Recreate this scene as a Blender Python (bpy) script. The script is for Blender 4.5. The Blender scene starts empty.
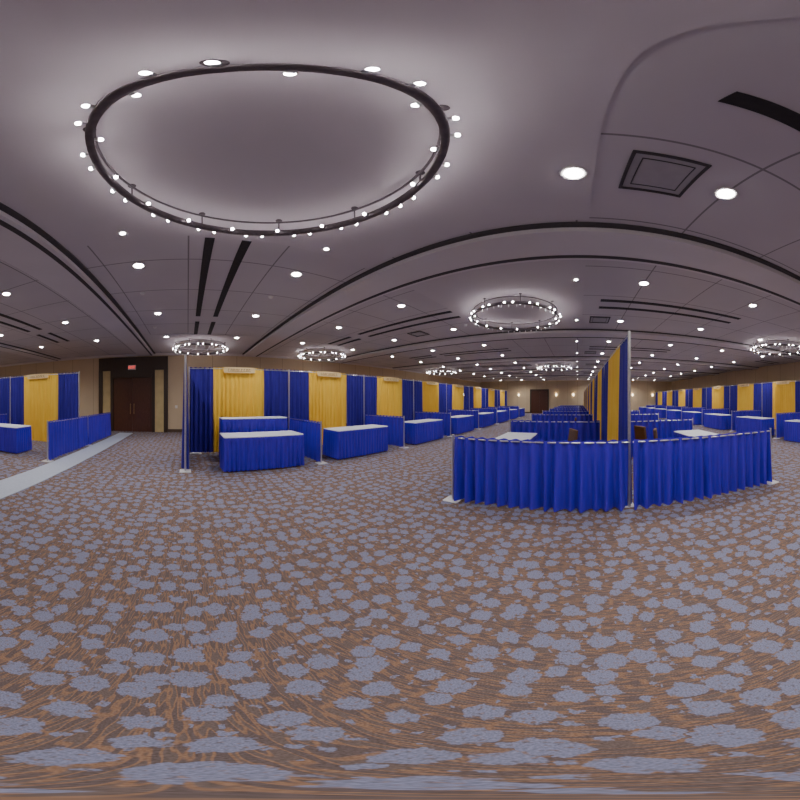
import bpy, math, random
from mathutils import Vector
random.seed(4)
S=bpy.context.scene
COL=S.collection
# ---------------------------------------------------------------- materials
def newmat(n):
    m=bpy.data.materials.new(n); m.use_nodes=True
    nt=m.node_tree; b=nt.nodes['Principled BSDF']; return m,nt,b
def N(nt,t,**k):
    n=nt.nodes.new(t)
    for a,v in k.items(): setattr(n,a,v)
    return n
def ramp(nt,src,stops):
    r=N(nt,'ShaderNodeValToRGB'); nt.links.new(src,r.inputs[0])
    e=r.color_ramp.elements
    while len(e)<len(stops): e.new(0.5)
    for i,(p,c) in enumerate(stops):
        e[i].position=p; e[i].color=(*c,1)
    return r
def simple(name,c1,c2=None,scale=8,rough=.6,metal=0,bump=0,stretch=(1,1,1),spec=.5,sheen=0):
    m,nt,b=newmat(name)
    tc=N(nt,'ShaderNodeTexCoord'); mp=N(nt,'ShaderNodeMapping'); mp.inputs['Scale'].default_value=stretch
    nt.links.new(tc.outputs['Object'],mp.inputs[0])
    no=N(nt,'ShaderNodeTexNoise'); no.inputs['Scale'].default_value=scale; no.inputs['Detail'].default_value=4
    nt.links.new(mp.outputs[0],no.inputs['Vector'])
    r=ramp(nt,no.outputs[0],[(.3,c1),(.7,c2 or tuple(x*.85 for x in c1))])
    nt.links.new(r.outputs[0],b.inputs['Base Color'])
    b.inputs['Roughness'].default_value=rough; b.inputs['Metallic'].default_value=metal
    b.inputs['Specular IOR Level'].default_value=spec
    if sheen: b.inputs['Sheen Weight'].default_value=sheen
    if bump:
        bp=N(nt,'ShaderNodeBump'); bp.inputs['Strength'].default_value=bump; bp.inputs['Distance'].default_value=.01
        nt.links.new(no.outputs[0],bp.inputs['Height']); nt.links.new(bp.outputs[0],b.inputs['Normal'])
    return m
def emis(name,c,s):
    m,nt,b=newmat(name); b.inputs['Base Color'].default_value=(*c,1)
    b.inputs['Emission Color'].default_value=(*c,1); b.inputs['Emission Strength'].default_value=s; return m
BLUE=simple('blue_drape_fabric',(.036,.014,.46),(.056,.022,.62),3,.42,stretch=(6,6,.6),bump=.1,spec=.5)
NAVY=simple('deep_blue_drape_fabric',(.024,.013,.24),(.034,.018,.34),3,.55,stretch=(6,6,.6),bump=.1,spec=.3)
GOLD=simple('gold_drape_fabric',(.9,.56,.05),(.96,.64,.09),3,.6,stretch=(6,6,.6),bump=.1,spec=.3)
WHITE=simple('white_table_vinyl',(.75,.78,.86),(.68,.71,.8),5,.4)
ALU=simple('brushed_aluminium',(.7,.7,.72),(.6,.6,.62),30,.35,.9)
PLATE=simple('grey_steel_plate',(.65,.65,.67),(.58,.58,.6),20,.45,.3)
BRONZE=simple('dark_bronze',(.12,.1,.11),(.16,.135,.145),20,.45,.5)
DARK=simple('dark_slot',(.022,.02,.022),(.03,.027,.03),20,.8)
EDGE=simple('shadow_gap_grey',(.07,.062,.066),(.055,.05,.052),20,.8)
WOOD=simple('dark_red_wood',(.06,.02,.014),(.1,.036,.02),6,.35,stretch=(8,8,.8))
WOOD2=simple('dark_walnut_frame',(.035,.02,.014),(.05,.03,.02),6,.4,stretch=(8,8,.8))
BRASS=simple('warm_brass',(.6,.42,.2),(.5,.36,.18),20,.3,.9)
PANELG=simple('cream_side_panel',(.6,.48,.24),(.5,.4,.2),4,.4)
CEIL2=simple('smooth_ceiling_paint',(.56,.52,.545),(.53,.49,.515),1.2,.85)
SOFF=simple('soffit_paint',(.66,.62,.64),(.62,.58,.6),1.2,.85)
TRIMW=simple('white_trim_paint',(.75,.73,.72),(.7,.68,.67),10,.5)
VENT=simple('vent_grey_paint',(.4,.38,.39),(.36,.34,.35),10,.6)
BASEB=simple('baseboard_brown',(.1,.06,.04),(.07,.045,.03),6,.5)
MAT=simple('pale_blue_grey_mat',(.42,.46,.56),(.36,.4,.5),30,.85,bump=.2)
CHAIRF=simple('brown_chair_upholstery',(.12,.06,.035),(.09,.045,.03),40,.8,bump=.2)
CARD=simple('cream_card',(.8,.64,.34),(.75,.58,.3),6,.6)
INK=simple('brown_ink',(.3,.15,.05),(.25,.12,.04),6,.7)
BULB=emis('bulb_glow',(1,.92,.94),60)
LENS=emis('downlight_glow',(1,.95,.92),60)
SCON=emis('sconce_glow',(1,.85,.6),7)
RED=emis('exit_red',(1,.06,.04),1.6)

# carpet
CARPET,nt,b=newmat('patterned_carpet')
tc=N(nt,'ShaderNodeTexCoord'); P=tc.outputs['Object']
def mapn(scale,src=P):
    mp=N(nt,'ShaderNodeMapping'); mp.inputs['Scale'].default_value=scale; nt.links.new(src,mp.inputs[0]); return mp.outputs[0]
def noise(src,sc,det=2):
    n=N(nt,'ShaderNodeTexNoise'); n.inputs['Scale'].default_value=sc; n.inputs['Detail'].default_value=det; nt.links.new(src,n.inputs['Vector']); return n
wn=noise(P,32,3)
sub=N(nt,'ShaderNodeVectorMath',operation='SUBTRACT'); nt.links.new(wn.outputs[1],sub.inputs[0]); sub.inputs[1].default_value=(.5,.5,.5)
sc=N(nt,'ShaderNodeVectorMath',operation='SCALE'); nt.links.new(sub.outputs[0],sc.inputs[0]); sc.inputs['Scale'].default_value=.07
ad=N(nt,'ShaderNodeVectorMath',operation='ADD'); nt.links.new(P,ad.inputs[0]); nt.links.new(sc.outputs[0],ad.inputs[1])
def vor(scale,off,thr,rnd):
    mp=N(nt,'ShaderNodeMapping'); mp.inputs['Location'].default_value=(off,off*.7,0); nt.links.new(ad.outputs[0],mp.inputs[0])
    vo=N(nt,'ShaderNodeTexVoronoi'); vo.voronoi_dimensions='2D'; vo.inputs['Scale'].default_value=scale; vo.inputs['Randomness'].default_value=rnd
    nt.links.new(mp.outputs[0],vo.inputs['Vector'])
    sp=N(nt,'ShaderNodeSeparateColor'); nt.links.new(vo.outputs['Color'],sp.inputs[0])
    m1=N(nt,'ShaderNodeMath',operation='MULTIPLY_ADD'); nt.links.new(sp.outputs[0],m1.inputs[0]); m1.inputs[1].default_value=.16; m1.inputs[2].default_value=-.08
    a=N(nt,'ShaderNodeMath',operation='ADD'); nt.links.new(vo.outputs['Distance'],a.inputs[0]); nt.links.new(m1.outputs[0],a.inputs[1])
    return ramp(nt,a.outputs[0],[(thr,(1,1,1)),(thr+.04,(0,0,0))]).outputs[0]
b1=vor(6.6,0,.32,.6); b2=vor(12,3.3,.12,.9)
mx=N(nt,'ShaderNodeMath',operation='MAXIMUM'); nt.links.new(b1,mx.inputs[0]); nt.links.new(b2,mx.inputs[1])
vein=noise(P,62,2)
veinr=ramp(nt,vein.outputs[0],[(.34,(.35,.35,.35)),(.44,(1,1,1))])
bm=N(nt,'ShaderNodeMath',operation='MULTIPLY'); nt.links.new(mx.outputs[0],bm.inputs[0]); nt.links.new(veinr.outputs[0],bm.inputs[1])
st=noise(mapn((64,10,1)),1,0)
str_=ramp(nt,st.outputs[0],[(.42,(.125,.095,.092)),(.48,(.25,.15,.1)),(.54,(.25,.15,.1)),(.6,(.145,.11,.1))])
fine=noise(P,160,2)
mix=N(nt,'ShaderNodeMix',data_type='RGBA'); nt.links.new(bm.outputs[0],mix.inputs['Factor'])
nt.links.new(str_.outputs[0],mix.inputs[6]); mix.inputs[7].default_value=(.205,.215,.315,1)
mul=N(nt,'ShaderNodeMix',data_type='RGBA',blend_type='MULTIPLY'); mul.inputs['Factor'].default_value=1
fr=ramp(nt,fine.outputs[0],[(.3,(.7,.7,.7)),(.7,(1.2,1.2,1.2))])
nt.links.new(mix.outputs[2],mul.inputs[6]); nt.links.new(fr.outputs[0],mul.inputs[7])
nt.links.new(mul.outputs[2],b.inputs['Base Color']); b.inputs['Roughness'].default_value=.95; b.inputs['Specular IOR Level'].default_value=.12
bp=N(nt,'ShaderNodeBump'); bp.inputs['Strength'].default_value=.3; bp.inputs['Distance'].default_value=.005
nt.links.new(fine.outputs[0],bp.inputs['Height']); nt.links.new(bp.outputs[0],b.inputs['Normal'])

def gridmat(name,base,line,su,sv,w,axes=(0,1),rough=.85):
    m,nt,b=newmat(name)
    tc=N(nt,'ShaderNodeTexCoord'); sp=N(nt,'ShaderNodeSeparateXYZ'); nt.links.new(tc.outputs['Object'],sp.inputs[0])
    outs=[]
    for ax,s in zip(axes,(su,sv)):
        if not s: continue
        d=N(nt,'ShaderNodeMath',operation='DIVIDE'); nt.links.new(sp.outputs[ax],d.inputs[0]); d.inputs[1].default_value=s
        f=N(nt,'ShaderNodeMath',operation='FRACT'); nt.links.new(d.outputs[0],f.inputs[0])
        l=N(nt,'ShaderNodeMath',operation='LESS_THAN'); nt.links.new(f.outputs[0],l.inputs[0]); l.inputs[1].default_value=w/s
        outs.append(l.outputs[0])
    o=outs[0]
    if len(outs)>1:
        mx=N(nt,'ShaderNodeMath',operation='MAXIMUM'); nt.links.new(outs[0],mx.inputs[0]); nt.links.new(outs[1],mx.inputs[1]); o=mx.outputs[0]
    no=N(nt,'ShaderNodeTexNoise'); no.inputs['Scale'].default_value=.8; nt.links.new(tc.outputs['Object'],no.inputs['Vector'])
    r=ramp(nt,no.outputs[0],[(.3,base),(.7,tuple(x*.92 for x in base))])
    mi=N(nt,'ShaderNodeMix',data_type='RGBA'); nt.links.new(o,mi.inputs['Factor']); nt.links.new(r.outputs[0],mi.inputs[6]); mi.inputs[7].default_value=(*line,1)
    nt.links.new(mi.outputs[2],b.inputs['Base Color']); b.inputs['Roughness'].default_value=rough
    return m
CEIL=gridmat('ceiling_tiles',(.56,.52,.545),(.24,.22,.23),1.275,1.2,.022)
WALL=gridmat('beige_wall_panels',(.6,.48,.33),(.33,.25,.17),1.2,0,.02,axes=(0,1))
WALLY=gridmat('beige_wall_panels_side',(.6,.48,.33),(.33,.25,.17),1.2,0,.02,axes=(1,0))

# ---------------------------------------------------------------- mesh helpers
class MB:
    def __init__(s): s.v=[]; s.f=[]; s.mi=[]; s.sm=[]
    def add(s,vs,fs,mi=0,smooth=False):
        o=len(s.v); s.v+=vs
        for f in fs: s.f.append([i+o for i in f]); s.mi.append(mi); s.sm.append(smooth)
    def box(s,x0,x1,y0,y1,z0,z1,mi=0):
        vs=[(x,y,z) for z in (z0,z1) for y in (y0,y1) for x in (x0,x1)]
        s.add(vs,[(0,2,3,1),(4,5,7,6),(0,1,5,4),(2,6,7,3),(0,4,6,2),(1,3,7,5)],mi); return s
    def cyl(s,p0,p1,r0,r1=None,n=12,mi=0,cap=True):
        r1=r0 if r1 is None else r1
        p0=Vector(p0); p1=Vector(p1); d=(p1-p0).normalized()
        a=Vector((0,0,1)) if abs(d.z)<.9 else Vector((1,0,0)); a=d.cross(a).normalized(); b2=d.cross(a)
        vs=[]
        for p,r in ((p0,r0),(p1,r1)):
            for i in range(n):
                t=2*math.pi*i/n; vs.append(tuple(p+a*math.cos(t)*r+b2*math.sin(t)*r))
        s.add(vs,[(i,(i+1)%n,n+(i+1)%n,n+i) for i in range(n)],mi,True)
        if cap:
            s.add(vs[:n],[tuple(range(n))[::-1]],mi); s.add(vs[n:],[tuple(range(n))],mi)
        return s
    def lathe(s,prof,n=16,c=(0,0,0),mi=0,closed=False,smooth=True):
        m=len(prof); vs=[]
        for i in range(n):
            t=2*math.pi*i/n
            for r,z in prof: vs.append((c[0]+r*math.cos(t),c[1]+r*math.sin(t),c[2]+z))
        fs=[]
        k=m if closed else m-1
        for i in range(n):
            for j in range(k):
                fs.append((i*m+j,((i+1)%n)*m+j,((i+1)%n)*m+(j+1)%m,i*m+(j+1)%m))
        s.add(vs,fs,mi,smooth); return s
    def mesh(s,name,mats,bevel=0):
        me=bpy.data.meshes.new(name); me.from_pydata(s.v,[],s.f)
        for m in (mats if isinstance(mats,list) else [mats]): me.materials.append(m)
        for p,mi,sm in zip(me.polygons,s.mi,s.sm): p.material_index=mi; p.use_smooth=sm
        me.update(); return me
def rbox(hx,hy,z0,z1,r,name,mat,seg=4):
    def ring(inset,z):
        out=[]
        for cx,cy,a0 in ((hx-r,hy-r,0),(-hx+r,hy-r,90),(-hx+r,-hy+r,180),(hx-r,-hy+r,270)):
            for i in range(seg+1):
                a=math.radians(a0+90*i/seg); rr=max(r-inset,.001)
                out.append((cx+rr*math.cos(a),cy+rr*math.sin(a),z))
        return out
    e=min(.008,(z1-z0)*.3); rings=[ring(e,z0),ring(0,z0+e),ring(0,z1-e),ring(e,z1)]
    n=len(rings[0]); m=MB(); vs=sum(rings,[]); fs=[]
    for k in range(3):
        for i in range(n): fs.append((k*n+i,k*n+(i+1)%n,(k+1)*n+(i+1)%n,(k+1)*n+i))
    fs.append(tuple(range(n))[::-1]); fs.append(tuple(range(3*n,4*n)))
    m.add(vs,fs); return m.mesh(name,mat)
def pleat_path(path,z0,z1,pleat,amp,name,mat,seed=0,closed=False,rows=8,flare=1.5):
    rnd=random.Random(seed)
    pts=[Vector(p) for p in path]
    if closed: pts.append(pts[0])
    L=[0]
    for a,c in zip(pts,pts[1:]): L.append(L[-1]+(c-a).length)
    tot=L[-1]; npl=max(1,round(tot/pleat)); per=7; n=npl*per
    ph=[rnd.uniform(-1.3,1.3) for _ in range(npl+2)]; am=[rnd.uniform(.4,1.5) for _ in range(npl+2)]
    vs=[];cols=n if closed else n+1
    for i in range(cols):
        s=min(tot*i/n,tot-1e-6); k=0
        while L[k+1]<s: k+=1
        t=(s-L[k])/(L[k+1]-L[k]); d=(pts[k+1]-pts[k]); p=pts[k]+d*t; d.normalize(); nrm=Vector((d.y,-d.x))
        q=i/per; j=int(q)%npl; w=q-int(q)
        a=am[j]*(1-w)+am[(j+1)%npl]*w; f=ph[j]*(1-w)+ph[(j+1)%npl]*w
        for r in range(rows):
            h=r/(rows-1)
            ampz=amp*(.45+(flare-.45)*h**.8)*a
            off=ampz*math.sin(2*math.pi*q+f*h)+ .25*ampz*math.sin(4*math.pi*q+2*f)
            z=z1+(z0-z1)*h
            if r==0: off*=.8; z+=.008*math.sin(2*math.pi*q)
            vs.append((p.x+nrm.x*off,p.y+nrm.y*off,z))
    fs=[]
    for i in range(n):
        i2=(i+1)%cols
        for r in range(rows-1): fs.append((i*rows+r,i*rows+r+1,i2*rows+r+1,i2*rows+r))
    m=MB(); m.add(vs,fs,0,True); return m.mesh(name,mat)

def top(name,label,cat,loc,rot=0,group=None,mesh=None,kind=None):
    o=bpy.data.objects.new(name,mesh); COL.objects.link(o); o.location=loc; o.rotation_euler=(0,0,rot)
    if mesh is None: o.empty_display_size=.1
    if label: o['label']=label
    if cat: o['category']=cat
    if group: o['group']=group
    if kind: o['kind']=kind
    return o
def part(par,name,me,loc=(0,0,0),rot=(0,0,0),label=None):
    o=bpy.data.objects.new(name,me); COL.objects.link(o); o.parent=par; o.location=loc; o.rotation_euler=rot
    if label:o['label']=label
    return o
def struct(name,x0,x1,y0,y1,z0,z1,mat,label=None):
    me=MB().box(x0,x1,y0,y1,z0,z1).mesh(name,mat); o=top(name,label,'room',(0,0,0),mesh=me,kind='structure'); return o

# ---------------------------------------------------------------- shell
CZ=3.75
U0,U1,V0,V1=-12,29,-11.5,12
struct('floor',U0,U1,V0,V1,-.1,0,CARPET,'patterned brown carpet with blue-grey flower blobs')
struct('ceiling',U0,U1,V0,V1,CZ,CZ+.1,CEIL,'mauve-grey suspended tile ceiling')
struct('wall_north',U0,U1,V1,V1+.2,-.1,CZ+.1,WALL,'beige panelled ballroom wall')
struct('wall_south',U0,U1,V0-.2,V0,-.1,CZ+.1,WALL,'beige panelled ballroom wall')
struct('wall_east',U1,U1+.2,V0,V1,-.1,CZ+.1,WALLY,'beige panelled ballroom end wall')
struct('wall_west',U0-.2,U0,V0,V1,-.1,CZ+.1,WALLY,'beige panelled ballroom end wall')
struct('baseboard_north',U0,U1,V1-.02,V1,0,.14,BASEB)
struct('baseboard_south',U0,U1,V0,V0+.02,0,.14,BASEB)
struct('baseboard_east',U1-.02,U1,V0+.02,V1-.02,0,.14,BASEB)
tn=[0]
def trim(*a):
    tn[0]+=1; return struct('trim_%d'%tn[0],*a)
trim(U0,U1,V1-.08,V1,CZ-.1,CZ,SOFF,'pale cove along the wall top')
PER=5.1; RU=.5
for k in range(-2,6):
    c=RU+PER*(k+.5)
    if c>U1-1: continue
    trim(c-.32,c+.42,V0,V1-.12,CZ-.1,CZ,SOFF,'lowered ceiling soffit beam')
    trim(c-.40,c-.32,V0,V1-.12,CZ-.03,CZ,EDGE,'dark shadow gap beside the soffit')
    trim(c+.42,c+.50,V0,V1-.12,CZ-.03,CZ,EDGE,'dark shadow gap beside the soffit')
    trim(c+.28,c+.35,V0,V1-.12,CZ-.11,CZ-.1,EDGE,'dark joint along the soffit')
for k in range(-2,6):
    u=RU+PER*k
    for (a,bv) in ((3.0,6.5),(-.5-3.6,-.5),(-11,-9.5),(7.0,8.4)):
        for s in (-.23,.23):
            if u>25: continue
            trim(u+s-.06,u+s+.06,a,bv,CZ-.012,CZ,DARK,'dark linear air slot in the ceiling')
for (u,v) in ((.5,1.5),(5.6,1.5),(15.8,1.5),(.5,10.0)):
    trim(u-2.1,u+2.1,v-1.62,v+1.45,CZ-.008,CZ,CEIL2,'smooth plaster ceiling field')

# ---------------------------------------------------------------- doors
dx=-2.7
e=top('door_1','dark red wood double door with brass handles in a walnut surround','door',(dx,V1,0),kind='structure')
fr=MB().box(-1.75,1.75,-.1,0,2.95,3.6).box(-1.75,-1.55,-.12,0,0,2.95).box(-1.12,-.98,-.12,0,0,2.95).box(.98,1.12,-.12,0,0,2.95).box(1.55,1.75,-.12,0,0,2.95)
fr.box(-.98,.98,-.14,0,2.6,2.95)
part(e,'door_frame',fr.mesh('frame',WOOD2))
sp=MB().box(-1.55,-1.12,-.06,0,0,2.95).mesh('side_panel',PANELG); part(e,'side_panel',sp,label='cream panel beside the door'); part(e,'side_panel',sp,(2.67,0,0))
leaf=MB().box(-.485,.485,-.06,0,0.01,2.6)
for z0,z1 in ((.2,1.0),(1.15,2.4)):
    leaf.box(-.36,.36,-.075,-.06,z0,z1); leaf.box(-.3,.3,-.085,-.075,z0+.06,z1-.06)
lm=leaf.mesh('leaf',WOOD)
hm=MB().cyl((0,-.13,.85),(0,-.13,1.35),.015).cyl((0,-.13,.9),(0,-.06,.9),.012).cyl((0,-.13,1.3),(0,-.06,1.3),.012).mesh('handle',BRASS)
for s in (-1,1):
    l=part(e,'door_leaf',lm,(s*.49,0,0)); part(l,'handle',hm,(-s*.4,0,0))
def text_mesh(txt,size,mat,name):
    cu=bpy.data.curves.new(name,'FONT'); cu.body=txt; cu.size=size; cu.align_x='CENTER'; cu.align_y='CENTER'; cu.extrude=.003
    tmp=bpy.data.objects.new('tmp',cu); COL.objects.link(tmp); bpy.context.view_layer.update()
    me=bpy.data.meshes.new_from_object(tmp.evaluated_get(bpy.context.evaluated_depsgraph_get()))
    bpy.data.objects.remove(tmp); me.materials.clear(); me.materials.append(mat); return me
es=top('exit_sign','lit exit sign with red letters above the double door','sign',(dx,V1-.14,3.08))
part(es,'sign_case',MB().box(-.19,.19,-.05,0,-.11,.11).mesh('case',TRIMW))
part(es,'lettering',text_mesh('EXIT',.17,RED,'exit_text'),(0,-.055,0),(math.pi/2,0,0),'red EXIT lettering')
for i,(v) in enumerate((4.5,-3.6)):
    e2=top('door_%d'%(i+2),'dark wood double door in the end wall','door',(U1,v,0),-math.pi/2,kind='structure')
    part(e2,'door_frame',MB().box(-1.12,-.98,-.12,0,0,2.75).box(.98,1.12,-.12,0,0,2.75).box(-.98,.98,-.12,0,2.6,2.75).mesh('frame',WOOD2))
    for s in (-1,1): part(e2,'door_leaf',lm,(s*.49,0,0))
sc_pl=MB().box(-.07,.07,-.03,0,-.14,.14).mesh('plate',BRASS)
sc_sh=MB().lathe([(.03,-.13),(.07,-.1),(.09,.12),(.08,.13)],14,(0,-.1,0)).mesh('shade',SCON)
def sconce(x,y,r):
    o=top('wall_sconce','brass wall sconce with a warm glowing shade','wall lamp',(x,y,2.1),r,'wall sconces')
    part(o,'back_plate',sc_pl); part(o,'lamp_shade',sc_sh)
for v in (-9,-6.5,-1.5,.5,2.5,7,9.5): sconce(U1,v,-math.pi/2)
for u in (6.2,12.2,18.2,24): sconce(u,V1,0)
sw=top('wall_switch','white wall switch plate beside the door','switch',(-.55,V1,1.2)); part(sw,'plate',MB().box(-.06,.06,-.01,0,-.07,.07).mesh('p',TRIMW)); part(sw,'toggle',MB().box(-.012,.012,-.025,-.01,-.025,.025).mesh('t',TRIMW))

# ---------------------------------------------------------------- downlights
dl_trim=MB().lathe([(.075,0),(.105,0),(.11,-.008),(.1,-.014),(.075,-.012)],24,closed=True).mesh('dl_trim',TRIMW)
dl_lens=MB().lathe([(0.0001,-.03),(.035,-.028),(.062,-.018),(.075,-.004)],20).mesh('dl_lens',LENS)
dls=MB().lathe([(.04,0),(.065,0),(.067,-.008),(.04,-.01)],20,closed=True).mesh('dls_trim',TRIMW)
dlsl=MB().lathe([(0.0001,-.014),(.025,-.012),(.04,-.004)],16).mesh('dls_lens',LENS)
def mkspot(en):
    spot=bpy.data.lights.new('downlight_lamp','SPOT'); spot.energy=en; spot.spot_size=math.radians(160); spot.spot_blend=.9; spot.shadow_soft_size=.06; spot.color=(1,.95,.9); return spot
SP1=mkspot(130); SP2=mkspot(260)
def downlight(u,v,big=True,lamp=None):
    o=top('downlight','round white recessed ceiling downlight, switched on','ceiling light',(u,v,CZ),0,'recessed ceiling downlights')
    part(o,'trim_ring',dl_trim if big else dls); part(o,'lens',dl_lens if big else dlsl)
    if lamp: part(o,'lamp',lamp,(0,0,-.04))
for k in range(-2,6):
    for si,s in enumerate((-1.25,1.25)):
        u=RU+PER*k+s
        if u>U1-1: continue
        for vi,v in enumerate((-8.7,-6.2,-3.7,-1.19,3.74,6.24,8.74)):
            if k==-2 and v<0: continue
            near=abs(u)<7 and abs(v)<7
            lamp=SP1 if near else (SP2 if (vi+si)%2==0 else None)
            downlight(u,v,True,lamp)
        if k==0: downlight(u+.05,.03,s>0,SP1 if s>0 else None); downlight(u,2.8,False)
        elif u>0: downlight(u,.03,False)
def vent(u,v):
    o=top('ceiling_vent','grey square ceiling air diffuser panel','air vent',(u,v,CZ),0,'ceiling air diffusers')
    m=MB(); a,c=.27,.245
    for x0,x1,y0,y1 in ((-a,a,-a,-c),(-a,a,c,a),(-a,-c,-c,c),(c,a,-c,c)): m.box(x0,x1,y0,y1,-.02,0)
    part(o,'frame',m.mesh('vf',EDGE))
    part(o,'back_plate',MB().box(-c,c,-c,c,-.006,0).mesh('vb',VENT))
    m=MB(); 
    for a,c in ((.19,.183),):
        for x0,x1,y0,y1 in ((-a,a,-a,-c),(-a,a,c,a),(-a,-c,-c,c),(c,a,-c,c)): m.box(x0,x1,y0,y1,-.014,-.006)
    part(o,'inner_rim',m.mesh('vr',EDGE))
    part(o,'face_panel',rbox(.18,.18,-.012,-.0062,.01,'vl',VENT))
vent(1.72,-.6); vent(6.8,-.6); vent(1.6,-5); vent(6.7,5); vent(11.8,-.6)
sd=MB().lathe([(.0001,-.045),(.035,-.042),(.05,-.02),(.055,0)],18).mesh('sd',TRIMW)
for u,v in ((-.9,4.9),(1.7,4.9),(-1.0,7.5),(6.6,3.2)):
    top('smoke_detector','small white round smoke detector on the ceiling','smoke detector',(u,v,CZ),0,'smoke detectors',mesh=sd)

# ---------------------------------------------------------------- ring chandeliers
R=1.04; RZ=CZ-.22
ringm=MB().lathe([(R-.024,-.03),(R+.02,-.03),(R+.022,0),(R+.02,.03),(R-.024,.03)],96,closed=True).mesh('ring',BRONZE)
ring2m=MB().lathe([(R-.032,.15),(R-.012,.15),(R-.012,.165),(R-.032,.165)],96,closed=True).mesh('upper_ring',BRONZE)
rodm=MB().cyl((0,0,0),(0,0,.22),.007,n=8).mesh('rod',BRONZE)
headm=MB().cyl((.015,0,0),(.045,0,0),.01,.018,n=12).mesh('head',ALU)
bulbm=MB().lathe([(.0001,-.018),(.011,-.015),(.016,-.004),(.014,.009),(.0001,.016)],12).mesh('bulb',BULB)
canm=MB().lathe([(.0001,-.02),(.03,-.018),(.04,0)],14,(0,0,.22)).mesh('canopy',BRONZE)
CRY=simple('clear_crystal',(.9,.9,.92),(.82,.82,.86),5,.05,spec=1)
crym=MB().lathe([(.0001,-.095),(.018,-.055),(.0001,-.02)],6,smooth=False).mesh('drop',CRY)
def chandelier(u,v,nb=40,drops=True):
    o=top('ring_chandelier','round dark bronze ring chandelier with many small bulbs','chandelier',(u,v,RZ),0,'ring chandeliers')
    part(o,'ring',ringm); part(o,'upper_ring',ring2m)
    for i in range(8):
        a=math.radians(45*i+20); q=(R*math.cos(a),R*math.sin(a),0); part(o,'hanging_rod',rodm,q); part(o,'ceiling_canopy',canm,q)
    for i in range(nb):
        a=2*math.pi*(i+.3)/nb; out=(i%3!=1); rr=R+(.055 if out else -.055)
        part(o,'bulb_socket',headm,(R*math.cos(a),R*math.sin(a),0),(0,0,a if out else a+math.pi)); part(o,'bulb',bulbm,(rr*math.cos(a),rr*math.sin(a),-.0))
        if drops:
            a+=math.pi/nb; part(o,'crystal_drop',crym,(R*math.cos(a),R*math.sin(a),-.01))
for u,v in ((.5,1.5),(5.85,1.5),(.5,10.0),(6.0,10.0),(7.0,-7.3),(16,1.5),(16,9.8)): chandelier(u,v,40,(u,v)!=(.5,1.5))

# ---------------------------------------------------------------- pipe and drape
H8=2.44; HR=1.0
pole8=MB().cyl((0,0,0.012),(0,0,H8+.02),.022).mesh('pole8',ALU)
poleR=MB().cyl((0,0,0.012),(0,0,HR+.02),.019).mesh('poleR',ALU)
basem=rbox(.19,.08,.002,.014,.03,'base',PLATE)
basemS=rbox(.12,.12,.002,.014,.03,'base',PLATE)
W=3.05; PX=.025
def line(x0,x1,n=2): return [(x0,0),(x1,0)]
bar=MB().cyl((PX,0,H8-.03),(W-.002,0,H8-.03),.014).mesh('bar',ALU)
dA=[pleat_path(line(.04,.72),.03,H8,.13,.03,'dblueA',NAVY,s) for s in (1,2)]
dY=[pleat_path(line(.72,2.25),.03,H8,.13,.03,'dgold',GOLD,s) for s in (3,4)]
dB=[pleat_path(line(2.25,W-.01),.03,H8,.13,.03,'dblueB',NAVY,s) for s in (5,6)]
def backdrop(u,v,rot,group,last=False,k=0):
    o=top('booth_backdrop','tall blue and gold pleated drape backdrop on aluminium poles','backdrop',(u,v,0),rot,group)
    part(o,'upright_pole',pole8,(PX,0,0)); part(o,'base_plate',basem,(.19,0,0))
    if last: part(o,'upright_pole',pole8,(W,0,0)); part(o,'base_plate',basem,(W-.15,0,0))
    part(o,'crossbar',bar)
    part(o,'drape_panel',dA[k%2],label='blue pleated drape panel'); part(o,'drape_panel',dY[k%2],label='gold pleated drape panel'); part(o,'drape_panel',dB[k%2],label='blue pleated drape panel')
def mkbar(L,h): return MB().cyl((.01,0,h-.03),(L-.01,0,h-.03),.012).mesh('rbar',ALU)
cache={}
def rail(u,v,rot,L,group,label='waist-high blue pleated drape divider on short poles',h=HR,mat=None,name='drape_divider'):
    mat=mat or BLUE
    key=(round(L,2),h,mat.name)
    if key not in cache:
        cache[key]=(mkbar(L,h),pleat_path(line(.01,L-.02),.03,h,.16,.042,'rdrape',mat,int(L*10)))
    b_,d_=cache[key]
    o=top(name,label,'drape divider',(u,v,0),rot,group)
    p=poleR if h<1.5 else pole8
    part(o,'upright_pole',p,(L,0,0)); part(o,'base_plate',basemS,(L,0,0))
    part(o,'crossbar',b_); part(o,'drape_panel',d_)
def table_meshes(L,D,h,seed):
    hx,hy=L/2,D/2; i=.035
    t=rbox(hx,hy,h-.028,h,.03,'ttop',WHITE)
    r=.05; path=[]
    for cx,cy,a0 in ((hx-i,hy-i,0),(-hx+i,hy-i,90),(-hx+i,-hy+i,180),(hx-i,-hy+i,270)):
        for q in range(4):
            a=math.radians(a0+30*q); path.append((cx+r*.6*math.cos(a)-.0,cy+r*.6*math.sin(a)))
    sk=pleat_path(path,.03,h-.03,.1,.018,'skirt',BLUE,seed,closed=True)
    band=MB(); n=len(path)
    vs=[(x*1.008,y*1.012,z) for z in (h-.09,h-.026) for x,y in path]
    band.add(vs,[(k,(k+1)%n,n+(k+1)%n,n+k) for k in range(n)],0,True)
    leg=MB().cyl((0,0,0),(0,0,h-.03),.015,n=8).mesh('leg',ALU)
    return t,sk,leg,band.mesh('band',BLUE)
T6=[table_meshes(1.83,.72,.76,s) for s in (1,2,3)]
T6h=[table_meshes(1.75,.55,1.07,5)]
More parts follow.
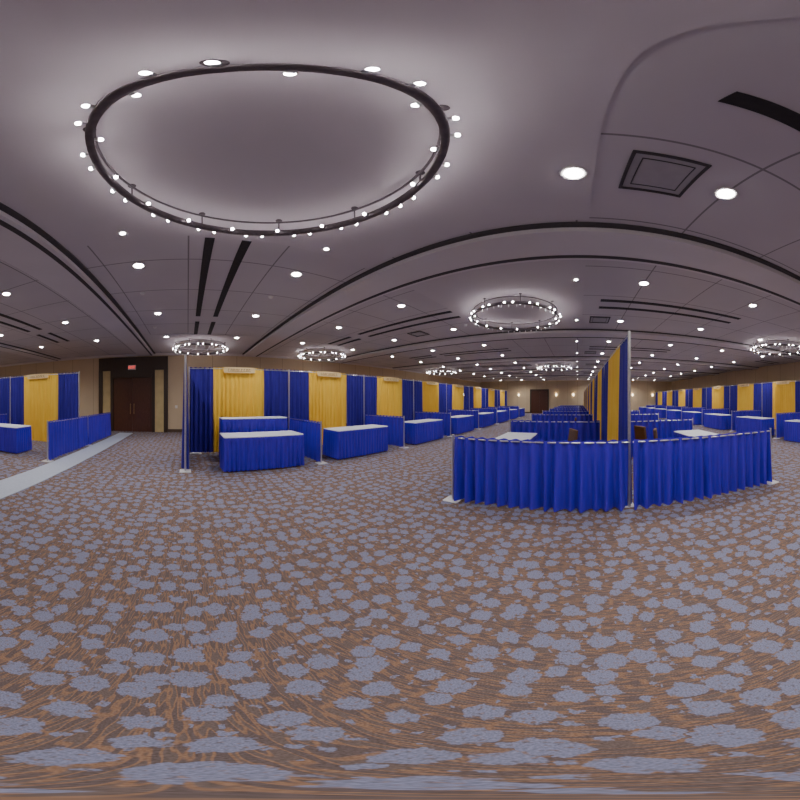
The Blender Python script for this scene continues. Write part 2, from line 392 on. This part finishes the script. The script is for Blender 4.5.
def table(u,v,rot,group,k=0,set_=T6,L=1.83,D=.72,label='rectangular table with white top and blue pleated skirt'):
    t,s,l,bd=set_[k%len(set_)]
    o=top('skirted_table',label,'table',(u,v,0),rot,group)
    part(o,'tabletop',t); part(o,'skirt',s); part(o,'skirt_band',bd)
    for x in (-1,1):
        for y in (-1,1): part(o,'leg',l,(x*(L/2-.12),y*(D/2-.12),0))
signm=MB().box(-.46,.46,-.004,.004,-.08,.08).mesh('sign',CARD)
def signink(seed):
    rnd=random.Random(seed); m=MB(); x=-.34
    m.box(-.34,.34,-.007,-.004,-.04,-.03)
    while x<.32:
        w=rnd.uniform(.03,.05); m.box(x,x+.012,-.0075,-.004,-.035,.035)
        m.box(x+.006,x+w,-.0078,-.004,.022,.034)
        if rnd.random()<.5: m.box(x+w-.002,x+w+.01,-.0082,-.004,-.035,.035)
        x+=w+.035
    return m.mesh('ink',INK)
INKS=[signink(s) for s in range(4)]
def sign(u,v,rot,k=0):
    o=top('booth_sign','cream booth name card hung at the top of the gold drape','sign',(u,v,H8-.07),rot,'booth name cards')
    part(o,'card',signm); part(o,'lettering',INKS[k%4],label='small brown lettering')

# wall row -------------------------------------------------------
BV=7.15
G='drape backdrops along the long wall row'
for k in range(8):
    u=W*k+.02
    backdrop(u,BV,0,G,k==7,k)
    sign(u+1.48,BV-.07,0,k)
    if k>0: rail(u,BV-.1,-math.pi/2,1.9,'drape dividers between wall row booths')
    if k==0:
        table(1.66,5.45,0,'skirted tables in the wall row',0)
        table(1.72,6.38,0,'skirted tables in the wall row',0,T6h,1.75,.55,'counter-height table with white top and blue skirt')
    else: table(u+1.5-.1*(k==1),5.5,0,'skirted tables in the wall row',k)
rail(-.05,BV-.02,-math.pi/2,1.84,'row end drapes','full-height blue pleated drape closing the row end',H8,NAVY,'end_drape')
for k in range(2):
    u=-3.56-W*(k+1)
    backdrop(u,7.6,0,'drape backdrops past the entrance aisle',k==0,k)
    sign(u+1.4,7.53,0,k+1)
    table(u+1.25,5.75,0,'skirted tables past the entrance aisle',k)
    if k: rail(u+W,7.42,-math.pi/2,2.15,'drape dividers past the entrance aisle')
for v in (10.3,7.76):
    rail(-3.31,v,-math.pi/2,2.53,'entrance aisle dividers','waist-high blue drape divider along the entrance aisle')
mm=rbox(.32,4.7,.001,.012,.02,'mat',MAT)
top('floor_mat','long pale blue-grey floor covering strip beside the divider','floor mat',(-2.85,6.6,0),mesh=mm)

# Island -------------------------------------------------------------
IU,IV=3.3,-.7
DEP=2.47
for k in range(8):
    u=IU+W*k
    backdrop(u,IV,0,'drape backdrops in the island row',k==7,k)
    sgn='drape dividers between island booths'
    for s in (1,-1):
        off=s*(.02 if k==0 else .12)
        rail(u-(.075 if k==0 else 0),IV+off,s*math.pi/2,DEP-abs(off),sgn,'waist-high blue pleated drape divider at the island end' if k==0 else 'waist-high blue pleated drape divider on short poles')
    table(u+1.55,IV+2.0,math.pi,'skirted tables in the island row',k)
    table(u+1.55,IV-2.0,math.pi,'skirted tables in the island row',k+1)
# opposite wall row ----------------------------------------------------------
for k in range(8):
    u=3.9+W*k
    backdrop(u,-9.2,0,'drape backdrops along the opposite wall',k==7,k)
    sign(u+1.48,-9.13,math.pi,k+2)
    rail(u,-9.1,math.pi/2,1.95,'drape dividers along the opposite wall')
    table(u+1.5,-7.3,0,'skirted tables along the opposite wall',k)
# chairs --------------------------------------------------------------
seatm=rbox(.22,.22,.42,.49,.06,'seat',CHAIRF)
backm=rbox(.2,.03,.0,.42,.025,'back',CHAIRF)
legm=MB().cyl((0,0,0),(0,0,.42),.012,n=8).mesh('leg',BRONZE)
postm=MB().cyl((0,0,0),(0,0,.3),.011,n=8).mesh('post',BRONZE)
def chair(u,v,rot):
    o=top('banquet_chair','brown upholstered banquet chair beside a skirted table','chair',(u,v,0),rot,'banquet chairs')
    part(o,'seat',seatm); part(o,'backrest',backm,(0,.24,.55),(-.12,0,0))
    for x in (-.18,.18):
        for y in (-.18,.18): part(o,'leg',legm,(x,y,0))
        part(o,'back_post',postm,(x,.21,.44),(-.1,0,0))
chair(4.7,.35,math.radians(200)); chair(5.3,-1.6,math.radians(20)); chair(4.5,-1.75,math.radians(-20)); chair(7.9,.35,math.radians(180))

# ---------------------------------------------------------------- world + camera
w=bpy.data.worlds.new('World'); S.world=w; w.use_nodes=True
w.node_tree.nodes['Background'].inputs[0].default_value=(.5,.5,.55,1); w.node_tree.nodes['Background'].inputs[1].default_value=.3
cam=bpy.data.cameras.new('Camera'); co=bpy.data.objects.new('Camera',cam); COL.objects.link(co); S.camera=co
co.location=(0,0,1.52); co.rotation_euler=(math.pi/2,0,math.radians(41-90))
cam.type='PANO'
def setp(n,v):
    for t in (cam,getattr(cam,'cycles',None)):
        if t is None: continue
        try: setattr(t,n,v)
        except Exception as ex: pass
setp('panorama_type','EQUIRECTANGULAR')
setp('latitude_min',-math.pi/2); setp('latitude_max',math.pi/2)
LO=math.radians(400/4.3333)
setp('longitude_min',-LO); setp('longitude_max',LO)
